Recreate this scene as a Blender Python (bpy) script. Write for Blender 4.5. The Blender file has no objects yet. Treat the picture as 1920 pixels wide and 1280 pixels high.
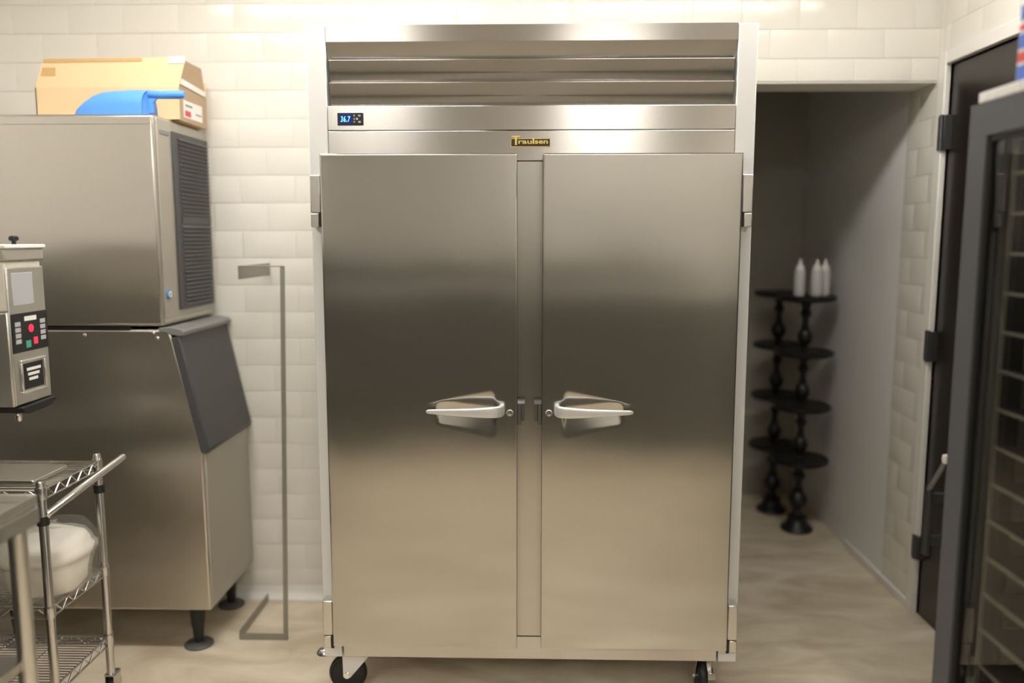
import bpy, bmesh, math, random
from mathutils import Vector, Matrix, noise
random.seed(7)
C = bpy.context.scene.collection
S = bpy.context.scene
PI = math.pi

# ------------------------------------------------------------------ camera
cam_d = bpy.data.cameras.new('camera')
cam = bpy.data.objects.new('camera', cam_d); C.objects.link(cam)
cam.location = (0, 0, 1.495)
cam.rotation_euler = (math.radians(90 - 7.2), 0, math.radians(1.5))
cam_d.sensor_width = 36; cam_d.lens = 28.82; cam_d.clip_start = .05
cam_d.dof.use_dof = True; cam_d.dof.focus_distance = 2.46; cam_d.dof.aperture_fstop = .85
S.camera = cam
# ------------------------------------------------------------------ world, exposure
w = bpy.data.worlds.new('world'); S.world = w; w.use_nodes = True
w.node_tree.nodes['Background'].inputs[0].default_value = (1, .95, .88, 1)
w.node_tree.nodes['Background'].inputs[1].default_value = .05
S.view_settings.view_transform = 'Standard'
S.view_settings.look = 'None'
S.view_settings.exposure = 0.0
S.view_settings.gamma = 1
S.view_settings.use_curve_mapping = False
# ceiling diffusers: x, y, half width, half length, emission
LAMPS = [(-.9, 2.30, .60, .15, 26.), (.72, 2.30, .60, .15, 19.), (-1.1, -.45, .30, .60, 14.), (.55, -1.60, .30, .60, 23.)]
CEIL = 2.75

# ------------------------------------------------------------------ materials
def newmat(name):
    m = bpy.data.materials.new(name); m.use_nodes = True
    return m, m.node_tree.nodes, m.node_tree.links, m.node_tree.nodes['Principled BSDF']
def plain(name, col, rough=.5, metal=0., spec=.5, emis=None, es=0., trans=0., alpha=1., bump=0., bscale=40., var=0., coat=0., ior=1.45):
    m, n, l, b = newmat(name)
    b.inputs['Base Color'].default_value = (*col, 1); b.inputs['Roughness'].default_value = rough
    b.inputs['Metallic'].default_value = metal; b.inputs['Specular IOR Level'].default_value = spec
    b.inputs['Transmission Weight'].default_value = trans; b.inputs['IOR'].default_value = ior
    b.inputs['Coat Weight'].default_value = coat; b.inputs['Alpha'].default_value = alpha
    if emis: b.inputs['Emission Color'].default_value = (*emis, 1); b.inputs['Emission Strength'].default_value = es
    if bump or var:
        tc = n.new('ShaderNodeTexCoord'); nz = n.new('ShaderNodeTexNoise'); nz.inputs['Scale'].default_value = bscale
        nz.inputs['Detail'].default_value = 4
        l.new(tc.outputs['Object'], nz.inputs['Vector'])
        if bump:
            bp = n.new('ShaderNodeBump'); bp.inputs['Strength'].default_value = bump; bp.inputs['Distance'].default_value = .002
            l.new(nz.outputs['Fac'], bp.inputs['Height']); l.new(bp.outputs['Normal'], b.inputs['Normal'])
        if var:
            mx = n.new('ShaderNodeMix'); mx.data_type = 'RGBA'
            mx.inputs[6].default_value = (*[c * (1 - var) for c in col], 1); mx.inputs[7].default_value = (*[min(1, c * (1 + var)) for c in col], 1)
            l.new(nz.outputs['Fac'], mx.inputs[0]); l.new(mx.outputs[2], b.inputs['Base Color'])
    return m
def steel(name, col, rough, grain='V', aniso=.75, var=.02):
    """brushed stainless: grain V = vertical scratches (reflection smeared sideways), H = horizontal"""
    m, n, l, b = newmat(name)
    b.inputs['Metallic'].default_value = 1
    tc = n.new('ShaderNodeTexCoord'); mp = n.new('ShaderNodeMapping'); nz = n.new('ShaderNodeTexNoise')
    mp.inputs['Scale'].default_value = (220, 220, 2) if grain == 'V' else (2, 220, 220)
    nz.inputs['Scale'].default_value = 1; nz.inputs['Detail'].default_value = 3
    l.new(tc.outputs['Object'], mp.inputs[0]); l.new(mp.outputs[0], nz.inputs['Vector'])
    mx = n.new('ShaderNodeMix'); mx.data_type = 'RGBA'
    mx.inputs[6].default_value = (*[c * (1 - var) for c in col], 1); mx.inputs[7].default_value = (*[c * (1 + var * .6) for c in col], 1)
    l.new(nz.outputs['Fac'], mx.inputs[0]); l.new(mx.outputs[2], b.inputs['Base Color'])
    mr = n.new('ShaderNodeMapRange'); mr.inputs[3].default_value = rough; mr.inputs[4].default_value = rough
    l.new(nz.outputs['Fac'], mr.inputs[0]); l.new(mr.outputs[0], b.inputs['Roughness'])
    b.inputs['Anisotropic'].default_value = aniso
    b.inputs['Anisotropic Rotation'].default_value = 0 if grain == 'V' else .25
    tg = n.new('ShaderNodeTangent'); tg.direction_type = 'RADIAL'; tg.axis = 'Z'
    l.new(tg.outputs[0], b.inputs['Tangent'])
    return m
M = {}
M['door'] = steel('steel_door', (.50, .48, .445), .19, 'V', .85)
M['steelh'] = steel('steel_horizontal_grain', (.53, .505, .475), .23, 'H', .8)
M['steelv'] = steel('steel_vertical_grain', (.50, .48, .445), .24, 'V', .7)
M['ice'] = steel('steel_ice_machine', (.60, .57, .52), .3, 'V', .7)
M['steel'] = plain('steel_satin', (.62, .6, .56), .3, 1)
M['dsteel'] = plain('dark_steel', (.20, .20, .195), .3, .9)
M['rack'] = plain('rack_steel', (.33, .31, .27), .42, .6)
M['arm'] = plain('grey_arm', (.30, .30, .31), .35, .4)
M['lip'] = plain('grey_lid_lip', (.20, .20, .19), .4)
M['chrome'] = plain('chrome', (.78, .77, .76), .12, 1)
M['wire'] = plain('chromed_wire', (.62, .6, .58), .22, 1)
M['anod'] = plain('anodised_aluminium', (.74, .735, .72), .42, .2)
M['cast'] = plain('satin_cast_metal', (.70, .70, .70), .36, .55)
M['black'] = plain('black_plastic', (.012, .012, .012), .4)
M['rubber'] = plain('black_rubber', (.012, .013, .012), .45)
M['dark'] = plain('dark_void', (.02, .02, .018), .8)
M['char'] = plain('charcoal_plastic', (.065, .065, .066), .42)
M['greyfoot'] = plain('grey_foot', (.10, .10, .10), .4)
M['ivory'] = plain('beige_enamel', (.43, .40, .34), .35, .35)
M['gold'] = plain('gold_letter', (.68, .52, .15), .35, .4)
M['plate'] = plain('dark_brown_plate', (.035, .022, .015), .35)
M['screen'] = plain('display_glass', (.012, .012, .035), .15, emis=(.02, .03, .28), es=.5)
M['digits'] = plain('display_digits', (.1, .5, .9), .4, emis=(.12, .62, 1.), es=2.6)
M['key'] = plain('grey_key', (.45, .45, .47), .5)
M['card'] = plain('cardboard', (.74, .55, .32), .8, var=.06, bscale=8)
M['cardside'] = plain('cardboard_end', (.47, .34, .22), .8, var=.06, bscale=8)
M['tape'] = plain('brown_tape', (.56, .36, .15), .35)
M['paper'] = plain('white_label', (.86, .84, .80), .6)
M['red'] = plain('red_print', (.62, .08, .09), .5)
M['greyprint'] = plain('grey_print', (.25, .25, .27), .6)
M['blue'] = plain('blue_plastic', (.10, .32, .86), .38)
M['badge'] = plain('badge_blue', (.10, .30, .62), .3, .2)
M['bag'] = plain('white_paper_bundle', (.80, .76, .68), .6, bump=.6, bscale=22)
M['film'] = plain('clear_film', (.95, .95, .93), .18, trans=.9, alpha=.38, bump=.8, bscale=30, ior=1.1)
M['bottle'] = plain('white_squeeze_plastic', (.62, .61, .60), .4)
M['stand'] = plain('black_lacquered_wood', (.010, .010, .010), .35)
M['frame_grey'] = plain('grey_cooler_frame', (.105, .107, .115), .38, .3)
M['liner'] = plain('cooler_liner', (.72, .68, .60), .5)
M['coolerdark'] = plain('cooler_cabinet_dark', (.03, .028, .026), .45)
M['shelfwire'] = plain('cooler_shelf_dark', (.010, .010, .009), .6)
M['shelfstrip'] = plain('cooler_shelf_strip', (.45, .42, .34), .35, .4)
M['slab'] = plain('white_speckled_slab', (.66, .64, .60), .5, var=.25, bscale=60)
M['boxblue'] = plain('box_blue', (.09, .17, .55), .5)
M['glass'] = plain('cooler_glass', (.72, .74, .72), .02, trans=1., ior=1.3)
M['ledred'] = plain('red_light', (.8, .02, .05), .4, emis=(1, .03, .08), es=.9)
M['ledgreen'] = plain('green_light', (.05, .25, .18), .4, emis=(.05, .4, .25), es=.25)
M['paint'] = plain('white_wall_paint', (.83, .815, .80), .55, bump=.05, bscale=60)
M['shadepaint'] = plain('shaded_alcove_paint', (.42, .40, .34), .6)  # alcove wall colour darkened to carry its shade and cut bounce
M['ceil'] = plain('ceiling_paint', (.74, .71, .65), .8)
M['trim'] = plain('trim_paint', (.80, .775, .73), .4)
M['grout'] = plain('grout', (.76, .73, .66), .85)
M['doorblack'] = plain('dark_brown_door', (.016, .012, .010), .28, coat=.2)
M['hingegrey'] = plain('grey_hinge', (.10, .10, .105), .35, .7)
M['addedband'] = plain('added_band_dark', (.06, .055, .046), .5)  # for the added bands that darken reflections
M['addedwall'] = plain('added_wall_grey', (.135, .132, .122), .5)  # for the added wall that darkens the steel reflections
M['rearwall'] = plain('rear_wall_paint', (.46, .44, .41), .6)
def tile_mat():
    m, n, l, b = newmat('glazed_tile')
    tc = n.new('ShaderNodeTexCoord'); nz = n.new('ShaderNodeTexNoise'); nz.inputs['Scale'].default_value = 9
    nz.inputs['Detail'].default_value = 1.5
    l.new(tc.outputs['Object'], nz.inputs['Vector'])
    oi = n.new('ShaderNodeObjectInfo')
    mx = n.new('ShaderNodeMix'); mx.data_type = 'RGBA'
    mx.inputs[6].default_value = (.775, .745, .675, 1); mx.inputs[7].default_value = (.785, .755, .685, 1)
    l.new(oi.outputs['Random'], mx.inputs[0]); l.new(mx.outputs[2], b.inputs['Base Color'])
    bp = n.new('ShaderNodeBump'); bp.inputs['Strength'].default_value = .22; bp.inputs['Distance'].default_value = .003
    l.new(nz.outputs['Fac'], bp.inputs['Height']); l.new(bp.outputs['Normal'], b.inputs['Normal'])
    b.inputs['Roughness'].default_value = .22
    return m
M['tile'] = tile_mat()
def floor_mat():
    m, n, l, b = newmat('beige_floor')
    tc = n.new('ShaderNodeTexCoord')
    mp = n.new('ShaderNodeMapping'); mp.inputs['Scale'].default_value = (1.6, 3.6, 1)
    l.new(tc.outputs['Object'], mp.inputs[0])
    a = n.new('ShaderNodeTexNoise'); a.inputs['Scale'].default_value = 1.6; a.inputs['Detail'].default_value = 6; a.inputs['Roughness'].default_value = .55; a.inputs['Distortion'].default_value = .6
    l.new(mp.outputs[0], a.inputs['Vector'])
    r = n.new('ShaderNodeValToRGB'); r.color_ramp.elements[0].position = .36; r.color_ramp.elements[1].position = .66
    r.color_ramp.elements[0].color = (.56, .465, .335, 1); r.color_ramp.elements[1].color = (.82, .73, .575, 1)
    l.new(a.outputs['Fac'], r.inputs[0]); l.new(r.outputs[0], b.inputs['Base Color'])
    f = n.new('ShaderNodeTexNoise'); f.inputs['Scale'].default_value = 70; l.new(tc.outputs['Object'], f.inputs['Vector'])
    bp = n.new('ShaderNodeBump'); bp.inputs['Strength'].default_value = .08; bp.inputs['Distance'].default_value = .002
    l.new(f.outputs['Fac'], bp.inputs['Height']); l.new(bp.outputs['Normal'], b.inputs['Normal'])
    b.inputs['Roughness'].default_value = .42
    return m
M['floor'] = floor_mat()

# ------------------------------------------------------------------ helpers
WORLD = {}            # object -> world origin (all parents unrotated while building)
class MB:
    def __init__(s): s.v = []; s.f = []
    def add(s, vs, fs):
        k = len(s.v); s.v += [tuple(v) for v in vs]; s.f += [tuple(i + k for i in f) for f in fs]; return s
    def box(s, x0, x1, y0, y1, z0, z1):
        vs = [(x, y, z) for z in (z0, z1) for y in (y0, y1) for x in (x0, x1)]
        return s.add(vs, [(0, 2, 3, 1), (4, 5, 7, 6), (0, 1, 5, 4), (2, 6, 7, 3), (0, 4, 6, 2), (1, 3, 7, 5)])
    def prism(s, pts, axis, a, b):
        """pts: 2D polygon; axis 'X','Y','Z' = extrusion direction between a and b"""
        def put(p, t):
            return {'X': (t, p[0], p[1]), 'Y': (p[0], t, p[1]), 'Z': (p[0], p[1], t)}[axis]
        n = len(pts); vs = [put(p, a) for p in pts] + [put(p, b) for p in pts]
        return s.add(vs, [tuple(range(n)), tuple(range(2 * n - 1, n - 1, -1))] + [(i, i + n, (i + 1) % n + n, (i + 1) % n) for i in range(n)])
    def tube(s, path, r, seg=10, cap=True):
        path = [Vector(p) for p in path]; rings = []
        rr = r if isinstance(r, (list, tuple)) else [r] * len(path)
        up = None
        for i, p in enumerate(path):
            if i == 0: d = path[1] - p
            elif i == len(path) - 1: d = p - path[i - 1]
            else: d = (path[i + 1] - p).normalized() + (p - path[i - 1]).normalized()
            d.normalize()
            if up is None: up = Vector((0, 0, 1)) if abs(d.z) < .9 else Vector((1, 0, 0))
            a = d.cross(up).normalized(); b = a.cross(d).normalized(); up = b
            rings.append([p + (a * math.cos(t) + b * math.sin(t)) * rr[i] for t in (2 * PI * k / seg for k in range(seg))])
        return s.loft(rings, cap)
    def loft(s, rings, cap=True, closed=True):
        n = len(rings[0]); vs = [v for r in rings for v in r]; fs = []
        for i in range(len(rings) - 1):
            for k in range(n if closed else n - 1):
                fs.append((i * n + k, i * n + (k + 1) % n, (i + 1) * n + (k + 1) % n, (i + 1) * n + k))
        if cap: fs += [tuple(range(n - 1, -1, -1)), tuple((len(rings) - 1) * n + k for k in range(n))]
        return s.add(vs, fs)
    def lathe(s, prof, c, seg=24, axis='Z'):
        rings = []
        for r, h in prof:
            ring = []
            for k in range(seg):
                t = 2 * PI * k / seg; a, b = r * math.cos(t), r * math.sin(t)
                ring.append({'Z': (c[0] + a, c[1] + b, c[2] + h), 'Y': (c[0] + a, c[1] + h, c[2] + b), 'X': (c[0] + h, c[1] + a, c[2] + b)}[axis])
            rings.append(ring)
        return s.loft(rings)
    def build(s, name, mat, parent=None, bevel=0, seg=2, smooth=True, angle=38, origin=None):
        o0 = WORLD.get(parent.name, (0, 0, 0)) if parent else (origin or (0, 0, 0))
        me = bpy.data.meshes.new(name)
        me.from_pydata([(v[0] - o0[0], v[1] - o0[1], v[2] - o0[2]) for v in s.v], [], s.f)
        bm = bmesh.new(); bm.from_mesh(me); bmesh.ops.recalc_face_normals(bm, faces=bm.faces); bm.to_mesh(me); bm.free()
        if smooth: me.shade_smooth(); me.set_sharp_from_angle(angle=math.radians(angle))
        mats = mat if isinstance(mat, list) else [mat]
        for m in mats: me.materials.append(m)
        o = bpy.data.objects.new(name, me); C.objects.link(o)
        if parent: o.parent = parent
        else: o.location = o0
        WORLD[o.name] = o0
        if bevel:
            b = o.modifiers.new('bevel', 'BEVEL'); b.width = bevel; b.segments = seg; b.limit_method = 'ANGLE'; b.angle_limit = math.radians(40)
            b.harden_normals = False
        return o
def tag(o, label=None, cat=None, group=None, kind=None):
    if label: o['label'] = label
    if cat: o['category'] = cat
    if group: o['group'] = group
    if kind: o['kind'] = kind
    return o
def thing(name, loc, label, cat, group=None):
    o = bpy.data.objects.new(name, None); C.objects.link(o); o.location = loc; o.empty_display_size = .1
    WORLD[o.name] = tuple(loc); return tag(o, label, cat, group)
def box(*a): return MB().box(*a)
def text(name, body, size, loc, mat, parent, extrude=.0006, shear=0., offset=0., align='CENTER', rot=(PI / 2, 0, 0), sx=1., fit=None, spacing=1.):
    cu = bpy.data.curves.new(name, 'FONT'); cu.body = body; cu.size = size; cu.extrude = extrude; cu.shear = shear; cu.offset = offset
    cu.align_x = align; cu.align_y = 'BOTTOM_BASELINE'; cu.resolution_u = 3; cu.space_character = spacing
    t = bpy.data.objects.new(name + '_tmp', cu); C.objects.link(t)
    dg = bpy.context.evaluated_depsgraph_get(); dg.update()
    me = bpy.data.meshes.new_from_object(t.evaluated_get(dg)); bpy.data.objects.remove(t)
    me.name = name; o0 = WORLD[parent.name]
    if fit:                                  # fit = (width, x-height or cap height); text is centred on loc
        xs = [v.co.x for v in me.vertices]; ys = [v.co.y for v in me.vertices]
        for v in me.vertices:
            v.co.x = (v.co.x - (max(xs) + min(xs)) / 2) * fit[0] / (max(xs) - min(xs)); v.co.y = (v.co.y - min(ys)) * fit[1] / (max(ys) - min(ys))
    from mathutils import Euler
    me.transform(Matrix.Translation(Vector(loc) - Vector(o0)) @ Euler(rot).to_matrix().to_4x4() @ Matrix.Diagonal((sx, 1, 1, 1)))
    me.materials.clear(); me.materials.append(mat)
    o = bpy.data.objects.new(name, me); C.objects.link(o); o.parent = parent; WORLD[o.name] = o0
    return o

# ================================================================== SETTING
YB, XR, XL, YF = 3.25, 1.53, -2.15, -2.6
LZ, OPX = 2.085, .60
st = lambda o: tag(o, kind='structure')
st(box(XL - .1, XR + .1, YF - .1, 4.82, -.1, 0).build('floor', M['floor']))
st(box(XL - .1, XR + .1, YF - .1, YB + .1, CEIL, CEIL + .1).build('ceiling', M['ceil']))
wb = MB(); wb.box(XL - .1, OPX, YB + .006, YB + .18, 0, CEIL); wb.box(OPX, XR + .1, YB + .006, YB + .18, LZ, CEIL)
wall_back = st(wb.build('wall_back', M['grout']))
wr = MB(); TY = 3.48
wr.box(XR + .006, XR + .1, 3.165, TY, 0, CEIL); wr.box(XR + .006, XR + .1, 2.24, 3.165, 2.13, CEIL); wr.box(XR + .006, XR + .1, YF, 2.24, 0, CEIL)
wall_right = st(wr.build('wall_right', M['grout']))
st(box(XL - .1, XL, YF, YB + .1, 0, CEIL).build('wall_left', M['trim']))
st(box(XL - .1, XR + .1, YF - .1, YF, 0, CEIL).build('wall_front', M['rearwall']))
st(box(XL + .001, XL + .03, YF + .03, 2.6, 0, 1.42).build('added_dark_band_left', M['addedband']))  # added dark band, out of view, to darken the ice machine's reflections
st(box(XL, XR, YF, YF + .03, 0, 1.25).build('added_dark_band_front', M['addedband']))  # added dark band behind the camera, for dark reflections in the steel
# added wall behind the camera, out of view, to darken the steel reflections
st(box(XL + .04, XR, -.98, -.88, 0, 1.11).build('added_dark_wall', M['addedwall']))
st(box(XL + .04, XR, -1.02, -.85, 1.11, 1.14).build('added_wall_cap', M['trim']))  # added pale ledge, out of view, for a bright line in the reflections
# alcove shell
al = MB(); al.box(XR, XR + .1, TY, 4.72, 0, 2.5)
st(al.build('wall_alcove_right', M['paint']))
st(box(OPX - .1, XR + .1, 4.72, 4.82, 0, 2.5).build('wall_alcove_back', M['shadepaint']))  # shade of the recess is put into this wall's colour
st(box(OPX - .1, OPX, YB + .18, 4.72, 0, 2.5).build('wall_alcove_left', M['shadepaint']))
st(box(OPX - .1, XR + .1, YB + .18, 4.82, 2.5, 2.6).build('ceiling_alcove', M['shadepaint']))  # ceiling and left wall darkened to cut bounced light
st(box(OPX, XR, YB + .002, YB + .18, LZ - .006, LZ).build('trim_2', M['grout']))
# coved skirting of the back wall
def cove(n=6, r=.045):
    return [(YB, 0)] + [(YB - r + r * math.sin(PI / 2 * k / n) * 1.0, .012 + r - r * math.cos(PI / 2 * k / n)) for k in range(n + 1)][::1]
pf = [(YB, 0), (YB - .035, 0), (YB - .035, .006)] + [(YB - .035 + .03 * math.sin(PI / 2 * k / 6), .006 + .035 * (1 - math.cos(PI / 2 * k / 6))) for k in range(1, 7)] + [(YB - .003, .055), (YB, .055)]
st(MB().prism(pf, 'X', XL, OPX).build('baseboard_back', M['trim'], angle=60))
st(box(XR - .012, XR + .006, 3.22, 3.9, 0, .035).build('baseboard_right', M['trim'], bevel=.004))

# tiles : 4 x 8 inch glazed bricks, running bond; each tile slightly uneven
TP, TL, ROW0 = .1077, .2154, .015
def tile_verts(wd, ht, sd):
    """front face towards -Y, local x 0..wd, z 0..ht"""
    r = random.Random(sd); g = .0003; e = .0025
    xs = [g, g + e, wd * .5, wd - g - e, wd - g]; zs = [g, g + e, ht * .5, ht - g - e, ht - g]
    jx = [r.uniform(-.0003, .0003) for _ in range(9)]
    vs = []
    for j, z in enumerate(zs):
        for i, x in enumerate(xs):
            rim = i in (0, 4) or j in (0, 4)
            d = .0004 if rim else -.0001 + jx[(i - 1) * 3 + (j - 1)]
            vs.append((x, d - .001, z))
    fs = [(j * 5 + i, j * 5 + i + 1, j * 5 + i + 6, j * 5 + i + 5) for j in range(4) for i in range(4)]
    # sides
    loop = [0, 1, 2, 3, 4, 9, 14, 19, 24, 23, 22, 21, 20, 15, 10, 5]; k = len(vs)
    for q in loop: v = vs[q]; vs.append((v[0], .006, v[2]))
    for a in range(16): b = (a + 1) % 16; fs.append((loop[b], loop[a], k + a, k + b))
    return vs, fs
cache = {}
def tile_mesh(wd, ht):
    key = (round(wd, 3), round(ht, 3)); var = random.randrange(6) if abs(wd - TL) < .001 and abs(ht - TP) < .001 else 0
    if (key, var) not in cache:
        vs, fs = tile_verts(wd, ht, hash(key) % 997 + var)
        me = bpy.data.meshes.new('tile'); me.from_pydata(vs, [], fs); me.shade_smooth(); me.materials.append(M['tile'])
        cache[(key, var)] = me
    return cache[(key, var)]
def tiling(parent, u0, u1, z0, z1, place, single, phase=0., rows=None, rest=None):
    k = math.floor((z0 - ROW0) / TP)
    while ROW0 + k * TP < z1 - .002:
        a, b = max(z0, ROW0 + k * TP), min(z1, ROW0 + (k + 1) * TP)
        u = math.floor((u0 - phase) / TL - 1) * TL + phase + (TL / 2 if k % 2 else 0)
        while u < u1 - .002:
            c, d = max(u0, u), min(u1, u + TL)
            if d - c > .006 and b - a > .006:
                if single((c + d) / 2, (a + b) / 2):
                    o = bpy.data.objects.new('tile', tile_mesh(d - c, b - a)); C.objects.link(o); o.parent = parent
                    o.matrix_local = place(c, a, d - c) @ Matrix.Rotation(random.uniform(-.003, .003), 4, 'X') @ Matrix.Rotation(random.uniform(-.0008, .0008), 4, 'Z')
                else:
                    vs, fs = tile_verts(d - c, b - a, random.random()); T = place(c, a, d - c)
                    rest.add([T @ Vector(v) for v in vs], fs)
            u += TL
        k += 1
pb = lambda c, a, wd: Matrix.Translation((c, YB, a))
rest = MB()
seen = lambda u, z: (u > -1.32 and u < -.6) or z > 1.93
tiling(wall_back, XL, OPX, .055, CEIL, pb, lambda u, z: seen(u, z) and z < 2.46, .03, rest=rest)
tiling(wall_back, OPX, XR, LZ, CEIL, pb, lambda u, z: z < 2.46, .03, rest=rest)
o = tag(rest.build('tile', M['tile'], wall_back), kind='stuff'); o.name = 'tile_field'
# right wall: faces -X; local x axis runs along -Y
pr = lambda c, a, wd: Matrix.Translation((XR, -c, a)) @ Matrix.Rotation(-PI / 2, 4, 'Z')
rest = MB()
tiling(wall_right, -TY, -3.22, .0, CEIL, pr, lambda u, z: z < 2.46, .06, rest=rest)
tiling(wall_right, -3.22, -2.2, 2.18, CEIL, pr, lambda u, z: z < 2.6 and u < -2.3, .06, rest=rest)
tiling(wall_right, -2.2, -1.0, 0., CEIL, pr, lambda u, z: False, .06, rest=rest)
o = tag(rest.build('tile', M['tile'], wall_right), kind='stuff'); o.name = 'tile_field'

# dark door in the right wall with off-white frame
dr = st(box(XR + .012, XR + .055, 2.243, 3.163, .004, 2.128).build('door_1', M['doorblack'], bevel=.003))
fr = MB(); fr.box(XR - .014, XR + .10, 3.165, 3.218, 0, 2.18); fr.box(XR - .014, XR + .10, 2.19, 3.165, 2.13, 2.18); fr.box(XR - .014, XR + .10, 2.19, 2.24, 0, 2.13)
st(fr.build('trim_3', M['trim'], bevel=.004))
for a, b in ((1.82, 1.945), (1.025, 1.14), (.235, .325)):
    h = MB().box(XR - .017, XR + .012, 3.140, 3.190, a, b); h.lathe([(.008, 0), (.008, b - a + .006)], (XR - .016, 3.165, a - .003), 10)
    h.build('hinge', M['hingegrey'], dr, bevel=.001)
h = MB().box(1.459, 1.474, 2.962, 2.998, .32, .585); h.box(1.472, XR + .014, 2.966, 2.994, .36, .40); h.box(1.472, XR + .014, 2.966, 2.994, .52, .56)
h.build('door_handle', M['char'], dr, bevel=.003)
h = MB().tube([(1.466, 2.978, .572), (1.459, 2.86, .712)], .010)
h.build('handle_arm', M['arm'], dr)
dh = MB().lathe([(.004, -.018), (.014, -.014), (.016, 0), (.014, .014), (.004, .018)], (1.457, 2.853, .722), 14); dh.build('handle_tip', M['paper'], dr)

# ceiling lights (out of the frame, they light the room and show as reflections)
for i, (x, y, hx, hy, es) in enumerate(LAMPS):
    t = thing('ceiling_light', (x, y, CEIL), 'flush rectangular ceiling light ' + ['above the ice machine side of the wall', 'above the refrigerator and alcove opening', 'on the left, behind the camera', 'on the right, behind the camera'][i], 'ceiling light', 'ceiling lights')
    f = MB()
    for a in ((-hx - .03, -hx, -hy - .03, hy + .03), (hx, hx + .03, -hy - .03, hy + .03), (-hx, hx, -hy - .03, -hy), (-hx, hx, hy, hy + .03)):
        f.box(x + a[0], x + a[1], y + a[2], y + a[3], CEIL - .02, CEIL)
    f.build('frame', M['trim'], t)
    box(x - hx, x + hx, y - hy, y + hy, CEIL - .012, CEIL - .002).build('diffuser', plain('lamp_diffuser', (1, 1, 1), .5, emis=(1, .965, .905), es=es), t)

# ================================================================== REFRIGERATOR
CX, FW, FY = -.011, .662, 2.49
fz0, fz1 = .15, 2.114
fridge = thing('reach_in_refrigerator', (CX, 2.87, 0), 'tall brushed steel two-door reach-in refrigerator on black casters', 'refrigerator')
bd = MB().box(CX - FW, CX + FW, FY + .075, 3.235, fz0, fz1 - .003); bd.build('cabinet', M['anod'], fridge, bevel=.003)
for s_ in (-1, 1):
    a, b = sorted((CX + s_ * FW, CX + s_ * .604))
    box(a, b, FY, FY + .075, fz0, fz1).build('side_frame', M['anod'], fridge, bevel=.003)
inn = .6025
box(CX - inn, CX + inn, FY + .055, FY + .075, 1.884, fz1 - .004).build('grille_back', M['dsteel'], fridge)
# top fascia folds inwards at its lower edge; two louvres below it
def louvre(zt, zb, lip, name):
    t = .0025; yf = FY - .001
    if lip: pts = [(yf + .012, zt), (yf + .003, zt), (yf + .0008, zt - .0008), (yf, zt - .003), (yf + .0006, zt - .0045), (yf + .020, zb), (yf + .020 + t, zb), (yf + .004, zt - .005), (yf + .012, zt - t)]
    else: pts = [(yf + .05, zt), (yf, zt), (yf, zt - .047), (yf + .020, zb), (yf + .020 + t, zb + .001), (yf + t, zt - .046), (yf + t, zt - t), (yf + .05, zt - t)]
    w_ = inn - (.0 if not lip else .006)
    MB().prism(pts, 'X', CX - w_, CX + w_).build(name, M['steelh'], fridge, angle=20)
louvre(fz1, 2.019, False, 'top_fascia')
louvre(2.017, 1.954, True, 'louver'); louvre(1.952, 1.885, True, 'louver')
cp = box(CX - inn, CX + inn, FY - .002, FY + .05, 1.8125, 1.883).build('control_panel', M['steelh'], fridge, bevel=.0015)
hp = box(CX - inn, CX + inn, FY - .002, FY + .05, 1.7235, 1.8105).build('header_panel', M['steelh'], fridge, bevel=.0015)
box(CX - .07, CX + .07, FY + .002, FY + .05, .2285, 1.722).build('mullion', M['steelv'], fridge, bevel=.0015)
for s_ in (-1, 1):
    a, b = sorted((CX + s_ * inn, CX + s_ * .0705))
    box(a, b, FY + .03, FY + .07, .2285, 1.722).build('liner', M['dark'], fridge)
box(CX - inn + .004, CX + inn - .004, FY - .002, FY + .06, .152, .2275).build('bottom_rail', M['steelh'], fridge, bevel=.0015)
# display
dp = box(-.584, -.507, FY - .006, FY - .001, 1.827, 1.863).build('display', M['black'], cp, bevel=.001)
box(-.577, -.5395, FY - .0068, FY - .005, 1.831, 1.859).build('screen', M['screen'], cp)
text('digits', '36.7', .02, (-.5595, FY - .0070, 1.8365), M['digits'], cp, shear=.15, offset=.0001, spacing=1.12, fit=(.0285, .0165))
kb = MB()
for x, z, rx, rz in ((-.5255, 1.8455, .0034, .0034), (-.5180, 1.8545, .0042, .0026), (-.5178, 1.8365, .0042, .0026), (-.5335, 1.8550, .0020, .0026), (-.5335, 1.8365, .0026, .0016), (-.5338, 1.8450, .0014, .0034)):
    ring = [[(x + rx * math.cos(t), y, z + rz * math.sin(t)) for t in (2 * PI * k / 14 for k in range(14))] for y in (FY - .0055, FY - .0072)]
    kb.loft(ring)
kb.build('buttons', M['key'], cp)
# name plate
n0, n1, q0, q1 = -.0675, .0475, 1.7635, 1.7900
MB().box(n0, n1, FY - .005, FY - .001, q0, q1 - .003).build('nameplate', M['plate'], hp, bevel=.0005)
rim = MB()
for a in ((n0 - .001, n1 + .001, q0 - .0015, q0 + .0005), (n0 - .001, n1 + .001, q1 - .0045, q1 - .003), (n0 - .0012, n0 + .0004, q0, q1 - .003), (n1 - .0004, n1 + .0012, q0, q1 - .003)):
    rim.box(a[0], a[1], FY - .0062, FY - .001, a[2], a[3])
rim.build('nameplate_rim', M['gold'], hp)
lt = MB().box(-.0660, -.0415, FY - .0072, FY - .003, 1.7905, 1.7942); lt.box(-.0563, -.0504, FY - .0072, FY - .003, 1.7682, 1.7907)
lt.build('initial', M['gold'], hp)
lt = MB().box(-.0040, .0010, FY - .0072, FY - .003, 1.7714, 1.7893); lt.box(-.0056, -.0038, FY - .0072, FY - .003, 1.7868, 1.7893)
lt.build('tall_letter', M['gold'], hp)
text('lettering', 'rau', .0185, (-.0262, FY - .0066, 1.7714), M['gold'], hp, offset=.0004, fit=(.0400, .0098))
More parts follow.
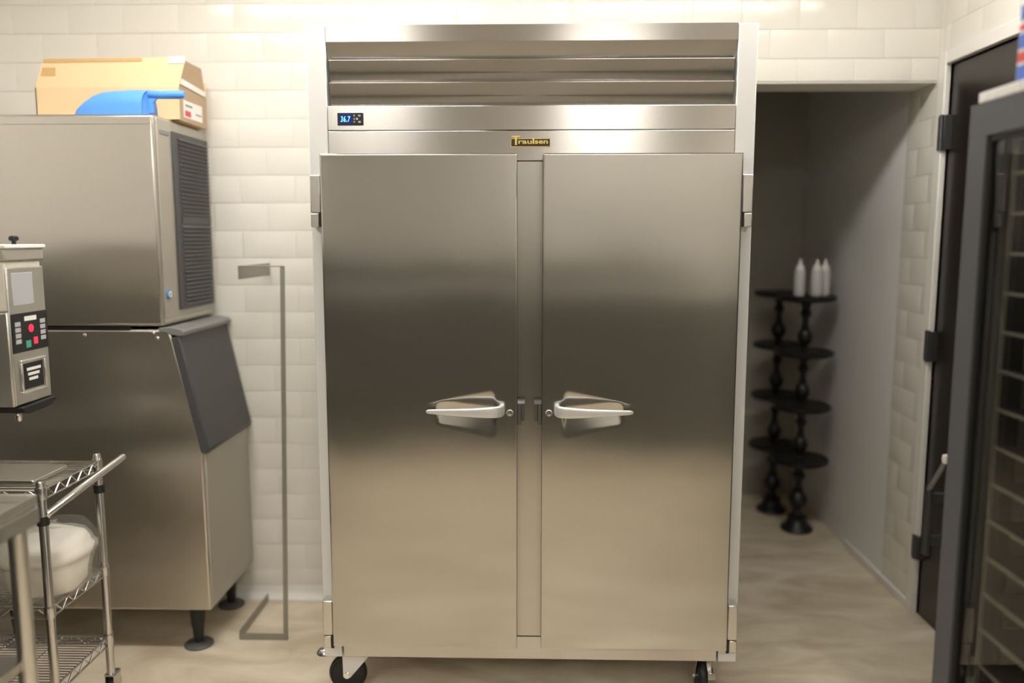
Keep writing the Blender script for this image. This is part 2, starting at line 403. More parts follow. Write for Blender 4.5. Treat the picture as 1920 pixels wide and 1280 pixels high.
text('lettering', 'sen', .0185, (.0218, FY - .0066, 1.7714), M['gold'], hp, offset=.0004, fit=(.0385, .0098))

# doors with dished finger pocket
DZ0, DZ1, DYF = .216, 1.739, 2.430
HZ = .984
def pocket(u, z):
    """u = distance from the inner door edge; returns depth"""
    a, b = .058, .250                       # near / far edge of the pocket
    if u <= a or u >= b: return 0.
    t = (u - a) / (b - a)
    if t < .12: hh = .066 + .012 * math.sin(t / .12 * PI / 2)
    else: hh = .078 - (t - .12) / .88 * .042
    zc = .970
    v = abs(z - zc) / hh
    if v >= 1: return 0.
    v = 1 - v; v = v * v * 2 if v < .25 else v - .125 if v < .8 else .675 + (1 - ((1 - v) / .2) ** 2) * .1
    e = min(1, (u - a) / .018) * min(1, (b - u) / .02)
    e = e * e * (3 - 2 * e)
    return .0085 * v * e
def warp(x, z, sd):
    return .0013 * noise.noise(Vector((x * 3.1 + sd, z * 3.6, 3.1 + sd))) + .00016 * noise.noise(Vector((x * 7 + sd, z * 8, 9.)))
def make_door(s_):
    xi, xo = CX + s_ * .0375, CX + s_ * .6165
    def lin(a, b, n): return [a + (b - a) * k / n for k in range(n)]
    us = [.004, .0055] + lin(.007, .05, 3) + lin(.05, .26, 46) + lin(.26, .572, 16) + [.572, .5735, .575]
    zs = [DZ0 + .004, DZ0 + .0055] + lin(DZ0 + .007, .87, 30) + lin(.87, 1.07, 56) + lin(1.07, DZ1 - .007, 40) + [DZ1 - .007, DZ1 - .0055, DZ1 - .004]
    vs = []; fs = []; nu, nz = len(us), len(zs)
    for z in zs:
        for u in us:
            x = xi + s_ * u
            edge = min(1, min(u, .579 - u) / .04, (z - DZ0) / .04, (DZ1 - z) / .04)
            vs.append((x, DYF + pocket(u, z) + warp(x, z, s_ * 5.3) * edge, z))
    for j in range(nz - 1):
        for i in range(nu - 1): fs.append((j * nu + i, j * nu + i + 1, (j + 1) * nu + i + 1, (j + 1) * nu + i))
    loop = [i for i in range(nu)] + [j * nu + nu - 1 for j in range(1, nz)] + [(nz - 1) * nu + i for i in range(nu - 2, -1, -1)] + [j * nu for j in range(nz - 2, 0, -1)]
    def ring(o, y):
        k = len(vs)
        for q in loop:
            x, _, z = vs[q]; u = (x - xi) * s_
            if u < .0045: u -= o
            if u > .5745: u += o
            zz = z - o if z < DZ0 + .0045 else z + o if z > DZ1 - .0045 else z
            vs.append((xi + s_ * u, y, zz))
        return list(range(k, k + len(loop)))
    prev = loop
    for o, y in ((.0028, DYF + .0006), (.004, DYF + .003), (.004, FY - .003)):
        r = ring(o, y); n = len(r)
        for a in range(n): b = (a + 1) % n; fs.append((prev[a], prev[b], r[b], r[a]))
        prev = r
    fs.append(tuple(prev))
    d = MB().add(vs, fs).build('door', M['door'], fridge, angle=50)
    box(*sorted((xi + s_ * .012, xo - s_ * .012)), FY - .0045, FY + .0, DZ0 + .012, DZ1 - .012).build('gasket', M['rubber'], d)
    # handle: block at the lock side, bow runs outwards and tapers to a rounded tip
    path = [(.0455, -.006, .0085, .0172, 0), (.0455, .016, .0085, .0172, 0), (.0475, .030, .0080, .0172, 0), (.0540, .041, .0070, .0172, 0), (.0650, .0475, .0062, .0170, 0), (.080, .0505, .0056, .0164, -.0004), (.100, .052, .0052, .0152, -.0008),
            (.13, .053, .0050, .0132, -.0008), (.18, .053, .0047, .0105, 0), (.225, .052, .0045, .0080, .0012), (.256, .0515, .0040, .0066, .0018), (.265, .051, .0032, .0054, .002), (.269, .051, .0016, .0030, .002)]
    bm_ = MB(); rings = []
    for i, (u, off, th, hh, dz) in enumerate(path):
        a0, a1 = path[max(0, i - 1)], path[min(len(path) - 1, i + 1)]
        t = Vector((a1[0] - a0[0], a1[1] - a0[1])).normalized(); nrm = Vector((-t.y, t.x))
        ring_ = []
        for k in range(16):
            an = 2 * PI * k / 16; ce, se = math.cos(an), math.sin(an)
            a = math.copysign(abs(ce) ** .5, ce) * th; b = math.copysign(abs(se) ** .5, se) * hh
            ring_.append((xi + s_ * (u + nrm.x * a), DYF - (off + nrm.y * a), HZ - .002 + dz + b))
        rings.append(ring_)
    bm_.loft(rings)
    bm_.build('handle', M['cast'], d, bevel=0, angle=50)
    lk = MB().lathe([(.0105, .002), (.0105, -.004), (.0085, -.006), (.0062, -.006), (.0058, -.0035), (.0002, -.0035)], (xi + s_ * .0215, DYF, .971), 24, 'Y')
    lk.box(xi + s_ * .0215 - .001, xi + s_ * .0215 + .001, DYF - .0045, DYF - .003, .967, .975)
    lk.build('lock', M['chrome'], d)
    # strike in the gap between the doors
    xa, xb = sorted((xi - s_ * .0005, xi - s_ * .012))
    k_ = MB().box(xa, xb, FY - .028, FY + .004, .926, .992)
    k_.prism([(FY + .003, 1.008), (FY - .020, 1.000), (FY - .028, .990), (FY + .003, .990)], 'X', min(xi, xi - s_ * .024), max(xi, xi - s_ * .024))
    k_.box(*sorted((xi - s_ * .012, xi - s_ * .022)), FY - .012, FY + .004, .935, .990)
    k_.build('latch_strike', M['dsteel'], fridge, bevel=.001)
    for z0, z1 in ((1.527, 1.679), (.205, .360)):
        x0, x1 = sorted((xo + s_ * .003, xo + s_ * .034))
        hb = MB().box(x0, x1, DYF + .012, FY, z0 + .042, z1)
        hb.box(x0 + (.006 if s_ > 0 else 0), x1 - (0 if s_ > 0 else .006), DYF + .012, FY, z0, z0 + .040)
        hg = hb.build('hinge', M['steel'], fridge, bevel=.003)
        a, b = sorted((xo + s_ * .0005, xo + s_ * .0085))
        box(a, b, DYF + .010, FY - .004, z0, z0 + .040).build('hinge_bearing', M['black'], hg)
    return d
make_door(-1); make_door(1)
# casters
def caster(x, y, turned):
    """turned: wheel seen face-on from the front"""
    R = .0625
    f = MB().box(x - .045, x + .045, y - .045, y + .045, .146, .151)
    f.lathe([(.022, .0), (.028, .012), (.028, .016)], (x, y, .130), 16)
    if turned:
        for yy in (y - .022, y + .019):
            f.prism([(x - .014, .147), (x + .078, .147), (x + .078, .134), (x + .013, .056), (x + .004, .050), (x - .007, .052), (x - .012, .062)], 'Y', yy, yy + .003)
        f.box(x - .03, x + .03, y - .022, y + .022, .131, .135)
        f.build('caster_fork', M['anod'], fridge, bevel=.0008)
        wm = MB().lathe([(.012, -.015), (.050, -.015), (.052, -.012), (.058, -.012), (R, -.006), (R, .006), (.058, .012), (.050, .015), (.012, .015)], (x, y, R), 36, 'Y').build('caster_wheel', M['rubber'], fridge)
        MB().lathe([(.009, -.027), (.009, -.0235), (.012, -.0235), (.012, -.018), (.006, -.018), (.006, .026)], (x, y, R), 12, 'Y').build('axle_bolt', M['chrome'], wm)
    else:
        for xx in (x - .022, x + .019):
            f.prism([(y - .035, .134), (y + .035, .134), (y + .008, .052), (y - .008, .052)], 'X', xx, xx + .003)
        f.box(x - .022, x + .022, y - .03, y + .03, .131, .135)
        f.prism([(y - .02, .13), (y - .065, .105), (y - .07, .085), (y - .064, .083), (y - .058, .10), (y - .02, .12)], 'X', x + .010, x + .034)
        f.build('caster_fork', M['chrome'], fridge, bevel=.0008)
        wm = MB().lathe([(.012, -.015), (.050, -.015), (.052, -.012), (.058, -.012), (R, -.006), (R, .006), (.058, .012), (.050, .015), (.012, .015)], (x, y, R), 36, 'X').build('caster_wheel', M['rubber'], fridge)
        MB().lathe([(.009, -.027), (.009, .027)], (x, y, R), 12, 'X').build('axle_bolt', M['chrome'], wm)
caster(-.612, 2.555, True); caster(.556, 2.565, False); caster(-.60, 3.15, False); caster(.58, 3.15, False)
bp_ = MB().lathe([(.004, .020), (.018, .016), (.026, .006), (.028, 0), (.022, -.004)], (-.682, 2.535, .140), 18); bp_.build('brake_pedal', M['chrome'], fridge)

# ================================================================== ICE MACHINE
HX = -1.278
im = thing('ice_machine', (-1.6, 3.01, 0), 'stainless ice machine stacked on a slope-fronted ice bin, against the tiled wall', 'ice machine')
IY0, IY1, IXB = 2.79, 3.235, -1.99
box(IXB, HX, IY0, IY1, 1.190, 1.908).build('head_cabinet', M['ice'], im, bevel=.012, seg=4)
box(IXB + .001, HX - .014, IY0 - .002, IY0 + .02, 1.874, 1.900).build('top_trim', M['ice'], im, bevel=.0015)
box(HX - .004, HX + .004, IY0 + .014, IY1 - .006, 1.215, 1.898).build('front_panel', M['ivory'], im, bevel=.002)
vent = box(HX + .002, HX + .010, 2.912, 3.222, 1.238, 1.866).build('vent_grille', M['char'], im, bevel=.002)
for z0, z1 in ((1.252, 1.545), (1.575, 1.852)):
    n = int((z1 - z0) / .0145)
    for k in range(n):
        z = z0 + (k + .5) * (z1 - z0) / n
        MB().prism([(HX + .009, z - .003), (HX + .017, z - .006), (HX + .018, z - .0045), (HX + .010, z + .003)], 'Y', 2.955, 3.212).build('slat', M['greyfoot'], vent, smooth=False)
box(HX + .009, HX + .013, 2.955, 3.218, 1.548, 1.572).build('grille_bar', M['hingegrey'], vent)
box(HX + .003, HX + .0065, 2.822, 2.892, 1.846, 1.861).build('badge', M['greyprint'], im, bevel=.001)
lg = MB().lathe([(.0175, .002), (.0175, .008), (.014, .010), (.001, .010)], (HX, 2.830, 1.300), 20, 'X').build('round_badge', M['badge'], im)
MB().lathe([(.011, .0095), (.011, .0112), (.006, .0112), (.006, .0095)], (HX, 2.830, 1.300), 18, 'X').build('badge_ring', M['paper'], lg)
box(IXB + .02, -1.40, IY0 + .004, IY0 + .06, 1.176, 1.191).build('gasket', M['black'], im)
# bin
prof = [(IXB, .155), (-1.162, .155), (-1.162, .745), (-1.183, .80), (-1.262, 1.150), (-1.262, 1.188), (IXB, 1.188)]
prof_b = [(IXB, .155), (-1.162, .155), (-1.166, .745), (-1.252, 1.140), (-1.262, 1.180), (IXB, 1.180)]
MB().prism(prof_b, 'Y', IY0 + .004, IY1).build('bin_body', M['ice'], im, bevel=.008, seg=3)
box(-1.172, -1.158, IY0 + .012, IY1 - .004, .165, .735).build('bin_front_panel', M['ivory'], im, bevel=.003)
lid = MB().prism([(-1.262, 1.150), (-1.228, 1.160), (-1.142, .752), (-1.150, .738), (-1.176, .738)], 'Y', IY0 + .004, IY1 + .002).build('bin_lid', M['char'], im, bevel=.006)
MB().prism([(-1.30, 1.186), (-1.255, 1.188), (-1.222, 1.182), (-1.210, 1.172), (-1.212, 1.158), (-1.226, 1.156), (-1.262, 1.162), (-1.30, 1.174)], 'Y', IY0 + .002, IY1 + .003).build('lid_lip', M['lip'], lid, bevel=.003)
for x, z in ((-1.305, 1.150), (-1.318, 1.168), (-1.56, 1.160)):
    MB().lathe([(.006, .004), (.006, -.001), (.003, -.003)], (x, IY0 + .003, z), 12, 'Y').build('screw', M['chrome'], im)
for x, y in ((-1.235, 2.845), (-1.235, 3.175), (-1.91, 2.845), (-1.91, 3.175)):
    l_ = MB().lathe([(.030, .158), (.028, .14), (.020, .06), (.017, .02), (.017, .012)], (x, y, 0), 16).build('leg', M['black'], im)
    MB().lathe([(.052, 0), (.052, .006), (.046, .011), (.018, .016)], (x, y, 0), 24).build('foot', M['greyfoot'], l_)

# blue scoop lying on the ice machine
sc = thing('ice_scoop', (-1.43, 2.87, 1.908), 'bright blue plastic scoop lying upside down on top of the ice machine', 'scoop')
zt = 1.9085
def arch(x, h, wd, th=0.):
    return [(x, 2.865 + (wd - th) * -math.cos(PI * k / 14), zt + max(.002, (h - th)) * (math.sin(PI * k / 14) ** .6)) for k in range(15)]
stn = [(-1.570, .006, .030), (-1.555, .030, .045), (-1.530, .054, .053), (-1.500, .073, .057), (-1.470, .083, .059), (-1.420, .087, .060), (-1.350, .087, .060), (-1.322, .084, .059)]
b_ = MB()
outer = [arch(*s0) for s0 in stn]; inner = [arch(s0[0], s0[1], s0[2], .003) for s0 in stn]
rings = [o_ + i_[::-1] for o_, i_ in zip(outer, inner)]
b_.loft(rings)
b_.add(outer[-1], [tuple(range(15))])
b_.build('scoop_bowl', M['blue'], sc, angle=60)
h_ = MB().tube([(-1.40, 2.865, zt + .082), (-1.33, 2.865, zt + .076), (-1.28, 2.865, zt + .073), (-1.215, 2.865, zt + .074), (-1.199, 2.865, zt + .074)], [.008, .014, .014, .015, .011], 12)
h_.prism([(-1.345, zt + .07), (-1.290, zt + .066), (-1.308, zt + .045), (-1.308, zt + .012), (-1.330, zt + .010)], 'Y', 2.858, 2.872)
h_.build('scoop_handle', M['blue'], sc, bevel=.002)

# cardboard box with raised flaps
bx = thing('cardboard_box', (-1.51, 3.07, 1.908), 'open brown cardboard box with raised flaps on top of the ice machine', 'box')
X0, X1, Y0, Y1, Z0, Z1 = -1.772, -1.256, 2.955, 3.195, 1.9085, 2.024
t_ = .004
cb = MB().box(X0, X1, Y0, Y0 + t_, Z0, Z1); cb.box(X0, X1, Y1 - t_, Y1, Z0, Z1); cb.box(X0, X0 + t_, Y0, Y1, Z0, Z1); cb.box(X1 - t_, X1, Y0 + .0002, Y1, Z0, Z1); cb.box(X0, X1, Y0, Y1, Z0, Z0 + t_)
cb.build('box_body', M['card'], bx)
def flap(name, pts, d, m=M['card']):
    n = len(pts); vs = [Vector(p) for p in pts] + [Vector(p) + Vector(d) for p in pts]
    return MB().add(vs, [tuple(range(n)), tuple(range(2 * n - 1, n - 1, -1))] + [(i, (i + 1) % n, (i + 1) % n + n, i + n) for i in range(n)]).build(name, m, bx, smooth=False)
flap('front_flap', [(X0, Y0, Z1), (X1, Y0, Z1), (X1 + .022, Y0 + .02, 2.131), (X0 + .025, Y0 + .02, 2.126)], (0, t_, 0))
flap('back_flap', [(X0, Y1, Z1), (X1, Y1, Z1), (X1 - .01, Y1 + .035, 2.085), (X0 + .01, Y1 + .035, 2.085)], (0, -t_, 0))
flap('side_flap', [(X1, Y0 + .006, Z1), (X1, Y1, Z1), (X1 + .004, Y1 - .04, 2.125), (X1 + .004, Y0 + .03, 2.125)], (-t_, 0, 0), M['cardside'])
flap('side_flap', [(X0, Y0 + .006, Z1), (X0, Y1, Z1), (X0 + .03, Y1 - .04, 2.10), (X0 + .03, Y0 + .03, 2.10)], (t_, 0, 0), M['cardside'])
box(X1 - .0005, X1 + .0015, Y0 + .001, Y1, Z0, Z1).build('end_panel', M['cardside'], bx)
lb = box(X1 + .0012, X1 + .0022, 2.985, 3.15, 1.925, 1.985).build('shipping_label', M['paper'], bx)
box(X1 + .002, X1 + .0028, 2.995, 3.045, 1.930, 1.950).build('red_mark', M['red'], lb)
box(X1 + .002, X1 + .0028, 3.00, 3.06, 1.965, 1.972).build('print_line', M['greyprint'], lb)
box(X1 + .002, X1 + .0028, 3.09, 3.14, 1.945, 1.950).build('print_line', M['greyprint'], lb)
flap('white_tape', [(X1 + .0025, Y0 + .006, 2.058), (X1 + .0025, Y0 + .008, 2.036), (X1 + .0025, Y1 - .01, 2.026), (X1 + .0025, Y1 - .01, 2.045)], (.001, 0, 0), M['paper'])
flap('white_label', [(-1.295, Y0 + .014, 2.108), (-1.236, Y0 + .014, 2.108), (-1.234, Y0 + .019, 2.132), (-1.295, Y0 + .019, 2.132)], (0, -.001, 0), M['paper'])
flap('tape', [(-1.745, Y0 + .0165, 2.112), (-1.39, Y0 + .0165, 2.116), (-1.39, Y0 + .019, 2.128), (-1.745, Y0 + .019, 2.126)], (0, -.001, 0), M['tape'])
flap('tape', [(-1.752, Y0 + .008, 2.065), (-1.700, Y0 + .008, 2.065), (-1.700, Y0 + .014, 2.095), (-1.748, Y0 + .014, 2.095)], (0, -.001, 0), M['tape'])

# ================================================================== WIRE CART
CXR, CXL, CY0, CY1 = -1.383, -1.98, 2.20, 2.50
cart = thing('wire_cart', ((CXR + CXL) / 2, 2.35, 0), 'chrome wire shelf cart with three shelves, in front of the ice machine', 'cart')
for x in (CXR, CXL):
    for y in (CY0, CY1):
        p_ = MB().lathe([(.0127, .075), (.0127, .812), (.010, .818)], (x, y, 0), 14).build('post', M['wire'], cart)
        for z in (.765, .415, .180):
            MB().lathe([(.0150, z), (.0165, z + .03), (.0150, z + .036)], (x, y, 0), 14).build('shelf_clip', M['wire'], p_)
        MB().lathe([(.0165, .690), (.0165, .716)], (x, y, 0), 14).build('bumper_sleeve', M['black'], p_)
        cs = MB().lathe([(.010, -.011), (.030, -.011), (.0335, -.006), (.0335, .006), (.030, .011), (.010, .011)], (x, y + .012, .0335), 24, 'X').build('caster_wheel', M['rubber'], cart)
        ff = MB().box(x - .016, x - .013, y - .012, y + .03, .028, .075); ff.box(x + .013, x + .016, y - .012, y + .03, .028, .075); ff.box(x - .016, x + .016, y - .014, y + .032, .072, .078)
        ff.build('caster_fork', M['wire'], cs)
for zs in (.790, .440, .205):
    wm = MB()
    for z in (zs, zs - .028):
        wm.tube([(CXL, CY0, z), (CXR, CY0, z)], .0032, 6); wm.tube([(CXL, CY1, z), (CXR, CY1, z)], .0032, 6)
        wm.tube([(CXL, CY0, z), (CXL, CY1, z)], .0032, 6); wm.tube([(CXR, CY0, z), (CXR, CY1, z)], .0032, 6)
    for y in (CY0, CY1):
        n = 16; pts = [(CXL + (CXR - CXL) * k / n, y, zs if k % 2 else zs - .028) for k in range(n + 1)]; wm.tube(pts, .0024, 5)
    for x in (CXL, CXR):
        n = 10; pts = [(x, CY0 + (CY1 - CY0) * k / n, zs if k % 2 else zs - .028) for k in range(n + 1)]; wm.tube(pts, .0024, 5)
    for k in range(1, 20): y = CY0 + (CY1 - CY0) * k / 20; wm.tube([(CXL, y, zs + .003), (CXR, y, zs + .003)], .0018, 5)
    for x in (CXL + .15, CXL + .30, CXL + .45): wm.tube([(x, CY0, zs - .001), (x, CY1, zs - .001)], .0026, 5)
    wm.build('wire_shelf', M['wire'], cart)
MB().tube([(CXR, CY0, .700), (CXR + .012, CY0 + .004, .722), (-1.345, 2.30, .752), (-1.30, 2.49, .806), (-1.297, 2.50, .809)], [.009, .0105, .0115, .0115, .009], 12).build('push_handle', M['chrome'], cart)

# coffee grinder standing on the cart
gr = thing('coffee_grinder', (-1.62, 2.29, .795), 'steel coffee grinder with black keypad and red lights, standing on the wire cart', 'coffee grinder')
GX, GY0, GY1 = -1.420, 2.176, 2.348
base = MB().prism([(-1.84, .7955), (-1.425, .7955), (-1.418, .800), (-1.418, .808), (-1.425, .812), (-1.84, .812)], 'Y', 2.225, 2.395).build('base_plate', M['steel'], gr, bevel=.002)
box(-1.84, -1.64, 2.20, 2.37, .812, 1.10).build('column', M['steel'], gr, bevel=.004)
box(-1.84, GX - .004, GY0, GY1, 1.032, 1.295).build('grinder_body', M['steel'], gr, bevel=.005)
fp = box(GX - .006, GX, GY0 + .003, GY1 - .003, 1.034, 1.415).build('face_panel', M['steel'], gr, bevel=.003)
hop = box(-1.80, GX - .006, GY0 + .004, GY1 - .004, 1.295, 1.432).build('hopper', M['liner'], gr, bevel=.006)
box(GX - .002, GX + .001, GY0 + .02, GY0 + .115, 1.31, 1.40).build('hopper_window', M['key'], gr, bevel=.002)
box(-1.82, GX + .001, GY0 - .002, GY1 + .004, 1.432, 1.466).build('hopper_collar', M['ivory'], gr, bevel=.005)
box(-1.60, GX - .04, GY0 - .0035, GY0, 1.436, 1.449).build('orange_strip', plain('orange_strip', (.45, .17, .07), .5), gr)
box(-1.83, GX + .006, GY0 - .005, GY1 + .008, 1.466, 1.477).build('hopper_lid', M['paper'], gr, bevel=.003)
MB().lathe([(.006, 0), (.006, .008), (.013, .012), (.013, .020), (.008, .024)], (-1.455, 2.275, 1.477), 16).build('lid_knob', M['black'], gr)
kp = box(GX - .001, GX + .0035, GY0 + .004, GY1 - .006, 1.180, 1.288).build('keypad', M['black'], gr, bevel=.001)
kx = GX + .003
box(kx, kx + .001, 2.235, 2.290, 1.265, 1.278).build('name_label', M['paper'], kp)
MB().lathe([(.011, 0), (.011, .002), (.006, .003)], (kx, 2.262, 1.243), 16, 'X').build('red_light', M['ledred'], kp)
box(kx, kx + .001, 2.272, 2.290, 1.197, 1.216).build('red_key', M['ledred'], kp)
box(kx, kx + .001, 2.236, 2.258, 1.190, 1.210).build('green_key', M['ledgreen'], kp)
for y in (2.192, 2.306):
    for k in range(4):
        z = 1.205 + k * .016; box(kx, kx + .001, y, y + .024, z, z + .012).build('key', M['key'], kp)
wf = MB()
for a in ((2.206, 2.322, 1.150, 1.158), (2.206, 2.322, 1.062, 1.070), (2.206, 2.214, 1.070, 1.150), (2.314, 2.322, 1.070, 1.150)): wf.box(GX - .001, GX + .005, *a)
wfo = wf.build('bezel', M['chrome'], gr, bevel=.002)
pl = box(GX - .001, GX + .002, 2.220, 2.308, 1.074, 1.146).build('instruction_plate', M['black'], wfo)
for k in range(3): box(GX + .002, GX + .0026, 2.232 + k * .004, 2.297 - k * .008, 1.125 - k * .014, 1.133 - k * .014).build('print_line', M['paper'], wfo)
MB().prism([(2.190, 1.030), (2.345, 1.034), (2.350, 1.022), (2.32, 1.010), (2.22, 1.006), (2.19, 1.014)], 'X', -1.50, GX + .012).build('chute_collar', M['black'], gr, bevel=.003)
MB().lathe([(.007, -.022), (.009, -.018), (.009, 0)], (GX - .02, 2.215, 1.008), 12).build('chute_bolt', M['chrome'], gr)

# plastic bag on the middle shelf
bg = thing('bagged_bundle', (-1.475, 2.345, .444), 'clear plastic bag holding an off-white bundle, on the middle shelf of the wire cart', 'plastic bag')
def blob(cx, cy, z0, rx, ry, hz, sd, amp, prof):
    rings = []; n = 36
    for j, (rr, h) in enumerate(prof):
        ring = []
        for k in range(n):
            t = 2 * PI * k / n; d = 1 + amp * noise.noise(Vector((math.cos(t) * 1.7 + sd, math.sin(t) * 1.7, h * 4)))
            ring.append((cx + rx * rr * d * math.copysign(abs(math.cos(t)) ** .8, math.cos(t)), cy + ry * rr * d * math.copysign(abs(math.sin(t)) ** .8, math.sin(t)), z0 + hz * h * (1 + amp * .25 * math.sin(3 * t + sd) * (h > .6))))
        rings.append(ring)
    return MB().loft(rings)
blob(-1.475, 2.345, .446, .118, .108, .165, 1.3, .12, [(.01, 0), (.80, .0), (.88, .06), (.93, .3), (.96, .50), (.94, .54), (1.03, .58), (1.06, .68), (1.02, .74), (1.04, .82), (.96, .92), (.75, 1.0), (.3, 1.04), (.01, 1.03)]).build('paper_bundle', M['bag'], bg, angle=80)
blob(-1.470, 2.345, .4455, .128, .120, .185, 4.1, .16, [(.01, 0), (.95, .0), (1.04, .1), (1.0, .35), (1.05, .6), (1.03, .8), (.9, .97), (.55, 1.05), (.2, 1.0), (.01, 1.02)]).build('clear_film', M['film'], bg, angle=80)

# ================================================================== WORK TABLE
WXR, WXL, WY0, WY1 = -1.172, -1.98, .55, 1.852
wt = thing('work_table', ((WXR + WXL) / 2, 1.2, 0), 'stainless work table with round legs, beside the wire cart', 'table')
MB().prism([(WXL, .845), (WXR - .02, .845), (WXR - .02, .824), (WXR, .824), (WXR, .862), (WXR - .006, .868), (WXL, .868)], 'Y', WY0, WY1).build('table_top', M['steelh'], wt, bevel=.002)
box(WXL, WXR - .021, WY1 - .002, WY1, .824, .862).build('end_apron', M['steelh'], wt)
for x in (WXR - .038, WXL + .05):
    for y in (WY0 + .06, WY1 - .03):
        g_ = MB().lathe([(.0205, .03), (.0205, .845)], (x, y, 0), 18).build('leg', M['steel'], wt)
        MB().lathe([(.016, 0), (.021, .006), (.021, .03)], (x, y, 0), 18).build('foot', M['greyfoot'], g_)
MB().prism([(WXL + .03, .470), (WXR - .045, .470), (WXR - .045, .494), (WXL + .03, .494)], 'Y', WY0 + .04, WY1 - .012).build('under_shelf', M['steel'], wt, bevel=.003)
tr = MB(); a0, a1, b0, b1 = -1.80, WXR + .001, 1.30, WY1 - .002
tr.box(a0, a1, b0, b1, .8685, .872)
for q in ((a0, a1, b0, b0 + .006), (a0, a1, b1 - .006, b1), (a0, a0 + .006, b0, b1), (a1 - .006, a1, b0, b1)): tr.box(*q, .872, .894)
tag(tr.build('sheet_pan', M['steel'], bevel=.002, origin=(-1.48, 1.57, .8685)), 'shallow grey metal pan lying on the end of the work table', 'pan', None)

# ================================================================== FLAT-BAR RACK
rk = thing('flat_bar_rack', (-.99, 3.0, 0), 'tall narrow rack of bent flat steel bar standing against the tiled wall', 'rack')
a = MB(); a.box(-1.0525, -1.0485, 2.900, 3.246, 1.348, 1.396); a.build('top_arm', M['rack'], rk, bevel=.001)
a = MB(); a.box(-1.0525, -.890, 2.900, 2.925, 1.393, 1.397); a.build('top_crossbar', M['rack'], rk, bevel=.001)
vb = MB()
for z0, z1, x0, x1 in ((.0, 1.396, -.925, -.893),):
    wv = .0085
    vb.add([(x0 - wv, 2.889, z0), (x0 + wv, 2.889, z0), (x0 + wv, 2.893, z0), (x0 - wv, 2.893, z0), (x1 - wv, 2.902, z1), (x1 + wv, 2.902, z1), (x1 + wv, 2.906, z1), (x1 - wv, 2.906, z1)],
           [(0, 1, 2, 3), (7, 6, 5, 4), (0, 4, 5, 1), (1, 5, 6, 2), (2, 6, 7, 3), (3, 7, 4, 0)])
vb.build('upright', M['rack'], rk, bevel=.001)
a = MB(); a.box(-1.098, -1.094, 2.885, 3.214, .0, .034); a.build('bottom_arm', M['rack'], rk, bevel=.001)
a = MB(); a.box(-1.098, -.917, 2.883, 2.888, .0, .026); a.build('bottom_crossbar', M['rack'], rk, bevel=.001)

# ================================================================== ALCOVE STANDS + BOTTLES
def turned(z0, z1, k=1.3):
    L = z1 - z0
    return [(rr * k, z0 + h * L) for rr, h in ((.011, 0), (.020, .01), (.013, .05), (.013, .12), (.024, .20), (.030, .30), (.024, .40), (.013, .47),
            (.018, .50), (.012, .53), (.012, .68), (.021, .78), (.013, .88), (.020, .97), (.013, 1))]
def stand(x, y, r, label):
    t = thing('tiered_stand', (x, y, 0), label, 'display stand', 'black tiered stands in the alcove')
    zs = [.385, .660, .935, 1.212]
    MB().lathe([(.078, 0), (.082, .012), (.074, .024), (.055, .036), (.045, .06), (.05, .075), (.02, .085)], (x, y, 0), 28).build('base', M['stand'], t)
    lo = .085
    for z in zs:
        MB().lathe(turned(lo - .002, z - .038, 1.3 if z > .5 else 1.6), (x, y, 0), 16).build('turned_post', M['stand'], t)
        MB().lathe([(.03, z - .040), (r * .55, z - .034), (r * .90, z - .028), (r, z - .020), (r, z - .004), (r * .965, z), (r * .94, z - .004), (.01, z - .004)], (x, y, 0), 36).build('tier', M['stand'], t)
        lo = z - .004
stand(1.318, 4.42, .132, 'black turned-post four-tier stand, farther left one in the alcove')
stand(1.362, 4.12, .142, 'black turned-post four-tier stand carrying three white bottles')
def bottle(x, y, label, first=[None]):
    if first[0] is None:
        t = thing('squeeze_bottle', (x, y, 1.2088), label, 'bottle', 'squeeze bottles in the alcove')
        MB().lathe([(.020, 0), (.0255, .003), (.0262, .01), (.0262, .118), (.024, .128), (.019, .133)], (x, y, 1.2088), 20).build('bottle_body', M['bottle'], t, angle=60)
        MB().lathe([(.021, .131), (.021, .144), (.0165, .150), (.009, .158), (.005, .176), (.003, .184)], (x, y, 1.2088), 20).build('nozzle_cap', M['paper'], t, angle=60)
        first[0] = t; return
    src = first[0]; t = src.copy(); C.objects.link(t); t.location = (x, y, 1.2088); t['label'] = label
    for ch in src.children:
        c = ch.copy(); C.objects.link(c); c.parent = t
bottle(1.312, 4.085, 'white squeeze bottle on the stand, leftmost of three')
bottle(1.386, 4.060, 'white squeeze bottle on the stand, front one in the middle')
bottle(1.440, 4.100, 'white squeeze bottle on the stand, rightmost, nearest the alcove wall')

# ================================================================== WINE COOLER
KX, KY0, KY1, KZ = .975, 1.30, 1.907, 1.786
wc = thing('glass_door_cooler', (1.24, 1.6, 0), 'upright glass-door cooler with grey frame and many shelves, near the dark door', 'cooler')
kb = MB(); xf = KX + .04
kb.box(xf, 1.49, KY1 - .028, KY1 - .002, .05, KZ - .004); kb.box(xf, 1.49, KY0 + .002, KY0 + .028, .05, KZ - .004)
kb.box(1.465, 1.49, KY0 + .028, KY1 - .028, .05, KZ - .004); kb.box(xf, 1.465, KY0 + .028, KY1 - .028, KZ - .05, KZ - .004); kb.box(xf, 1.465, KY0 + .028, KY1 - .028, .05, .13)
kb.build('cabinet', M['coolerdark'], wc)
for i in range(4): MB().lathe([(.02, 0), (.02, .05)], (1.06 if i < 2 else 1.44, KY0 + .07 if i % 2 else KY1 - .07, 0), 12).build('foot', M['black'], wc)
kd = MB(); fw = .072
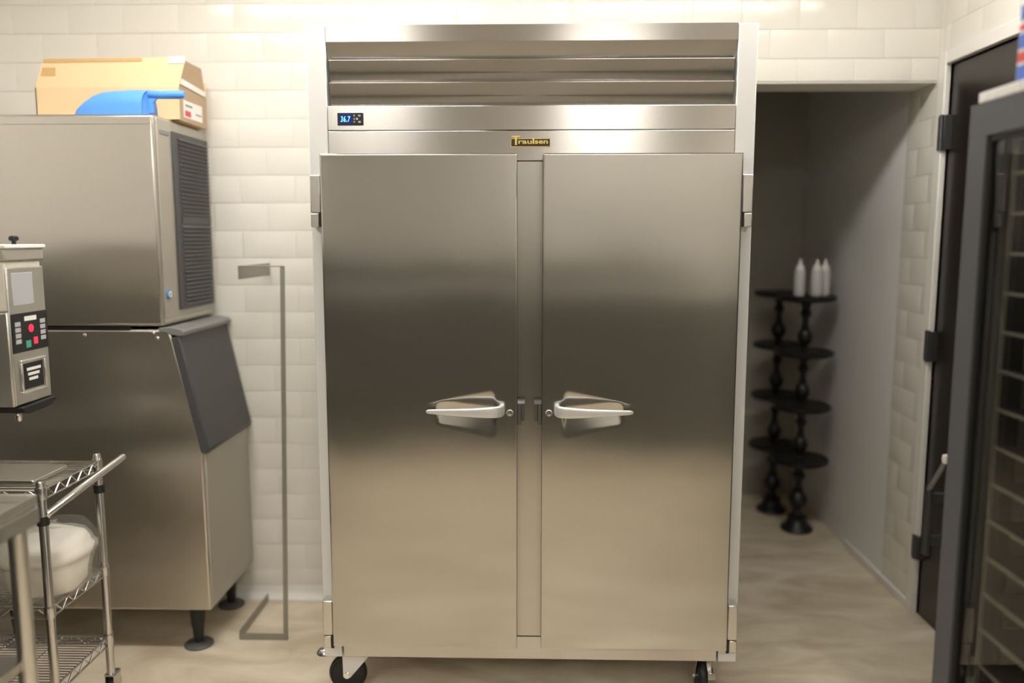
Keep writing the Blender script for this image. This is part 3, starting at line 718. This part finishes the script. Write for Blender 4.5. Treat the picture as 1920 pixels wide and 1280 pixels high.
kd.box(KX, xf - .002, KY1 - fw, KY1, .06, KZ); kd.box(KX, xf - .002, KY0, KY0 + fw, .06, KZ); kd.box(KX, xf - .002, KY0 + fw, KY1 - fw, KZ - fw, KZ); kd.box(KX, xf - .002, KY0 + fw, KY1 - fw, .06, .06 + fw)
kdo = kd.build('door_frame', M['frame_grey'], wc)
kg = MB(); g0 = KX + .006
for q in ((KY1 - fw - .012, KY1 - fw, .06 + fw, KZ - fw), (KY0 + fw, KY0 + fw + .012, .06 + fw, KZ - fw), (KY0 + fw + .012, KY1 - fw - .012, KZ - fw - .012, KZ - fw), (KY0 + fw + .012, KY1 - fw - .012, .06 + fw, .06 + fw + .012)):
    kg.box(g0, xf - .002, *q)
kg.build('glass_gasket', M['black'], kdo)
box(KX + .012, KX + .018, KY0 + fw + .002, KY1 - fw - .002, .06 + fw + .002, KZ - fw - .002).build('glass_pane', M['glass'], kdo)
box(xf + .002, 1.464, KY1 - .032, KY1 - .0285, .131, KZ - .051).build('side_liner', M['liner'], wc)
box(xf + .030, xf + .060, KY1 - .105, KY1 - .075, .131, KZ - .051).build('shelf_rail', M['coolerdark'], wc)
box(xf + .004, xf + .012, KY1 - .111, KY1 - .107, .14, KZ - .06).build('pale_strip', M['shelfstrip'], wc)  # pale vertical strip at the shelf ends
shelf0 = None
for k in range(18):
    z = .19 + k * .0848
    if shelf0 is None:
        sm = MB().box(xf + .012, 1.45, KY0 + .04, KY1 - .110, z - .003, z)
        shelf0 = sm.build('shelf', M['shelfwire'], wc)
        edge0 = box(xf + .004, xf + .011, KY0 + .04, KY1 - .112, z - .004, z + .002).build('shelf_edge', M['shelfstrip'], shelf0)
    else:
        c = shelf0.copy(); C.objects.link(c); c.location.z = k * .0848
        e = edge0.copy(); C.objects.link(e); e.parent = c
tag(box(.977, 1.47, 1.34, 1.882, KZ + .0005, KZ + .024).build('cooler_top_slab', M['slab'], bevel=.003, origin=(1.23, 1.6, KZ)), 'off-white speckled slab lying on top of the glass-door cooler', 'slab')
pbx = thing('product_carton', (1.08, 1.66, KZ + .0245), 'blue and red printed carton standing on the cooler, cut by the right edge', 'carton')
z0 = KZ + .0245
carton = box(.982, 1.18, 1.52, 1.752, z0, z0 + .152).build('carton_body', M['paper'], pbx, bevel=.001)
for k, (za, zb, m) in enumerate(((.0, .030, 'boxblue'), (.036, .056, 'red'), (.062, .092, 'boxblue'), (.098, .110, 'red'), (.118, .148, 'boxblue'))):
    q = MB().box(.9805, .9818, 1.53, 1.748, z0 + za, z0 + zb); q.box(.986, 1.176, 1.7522, 1.7532, z0 + za, z0 + zb)
    q.build('printed_band', M[m], pbx)
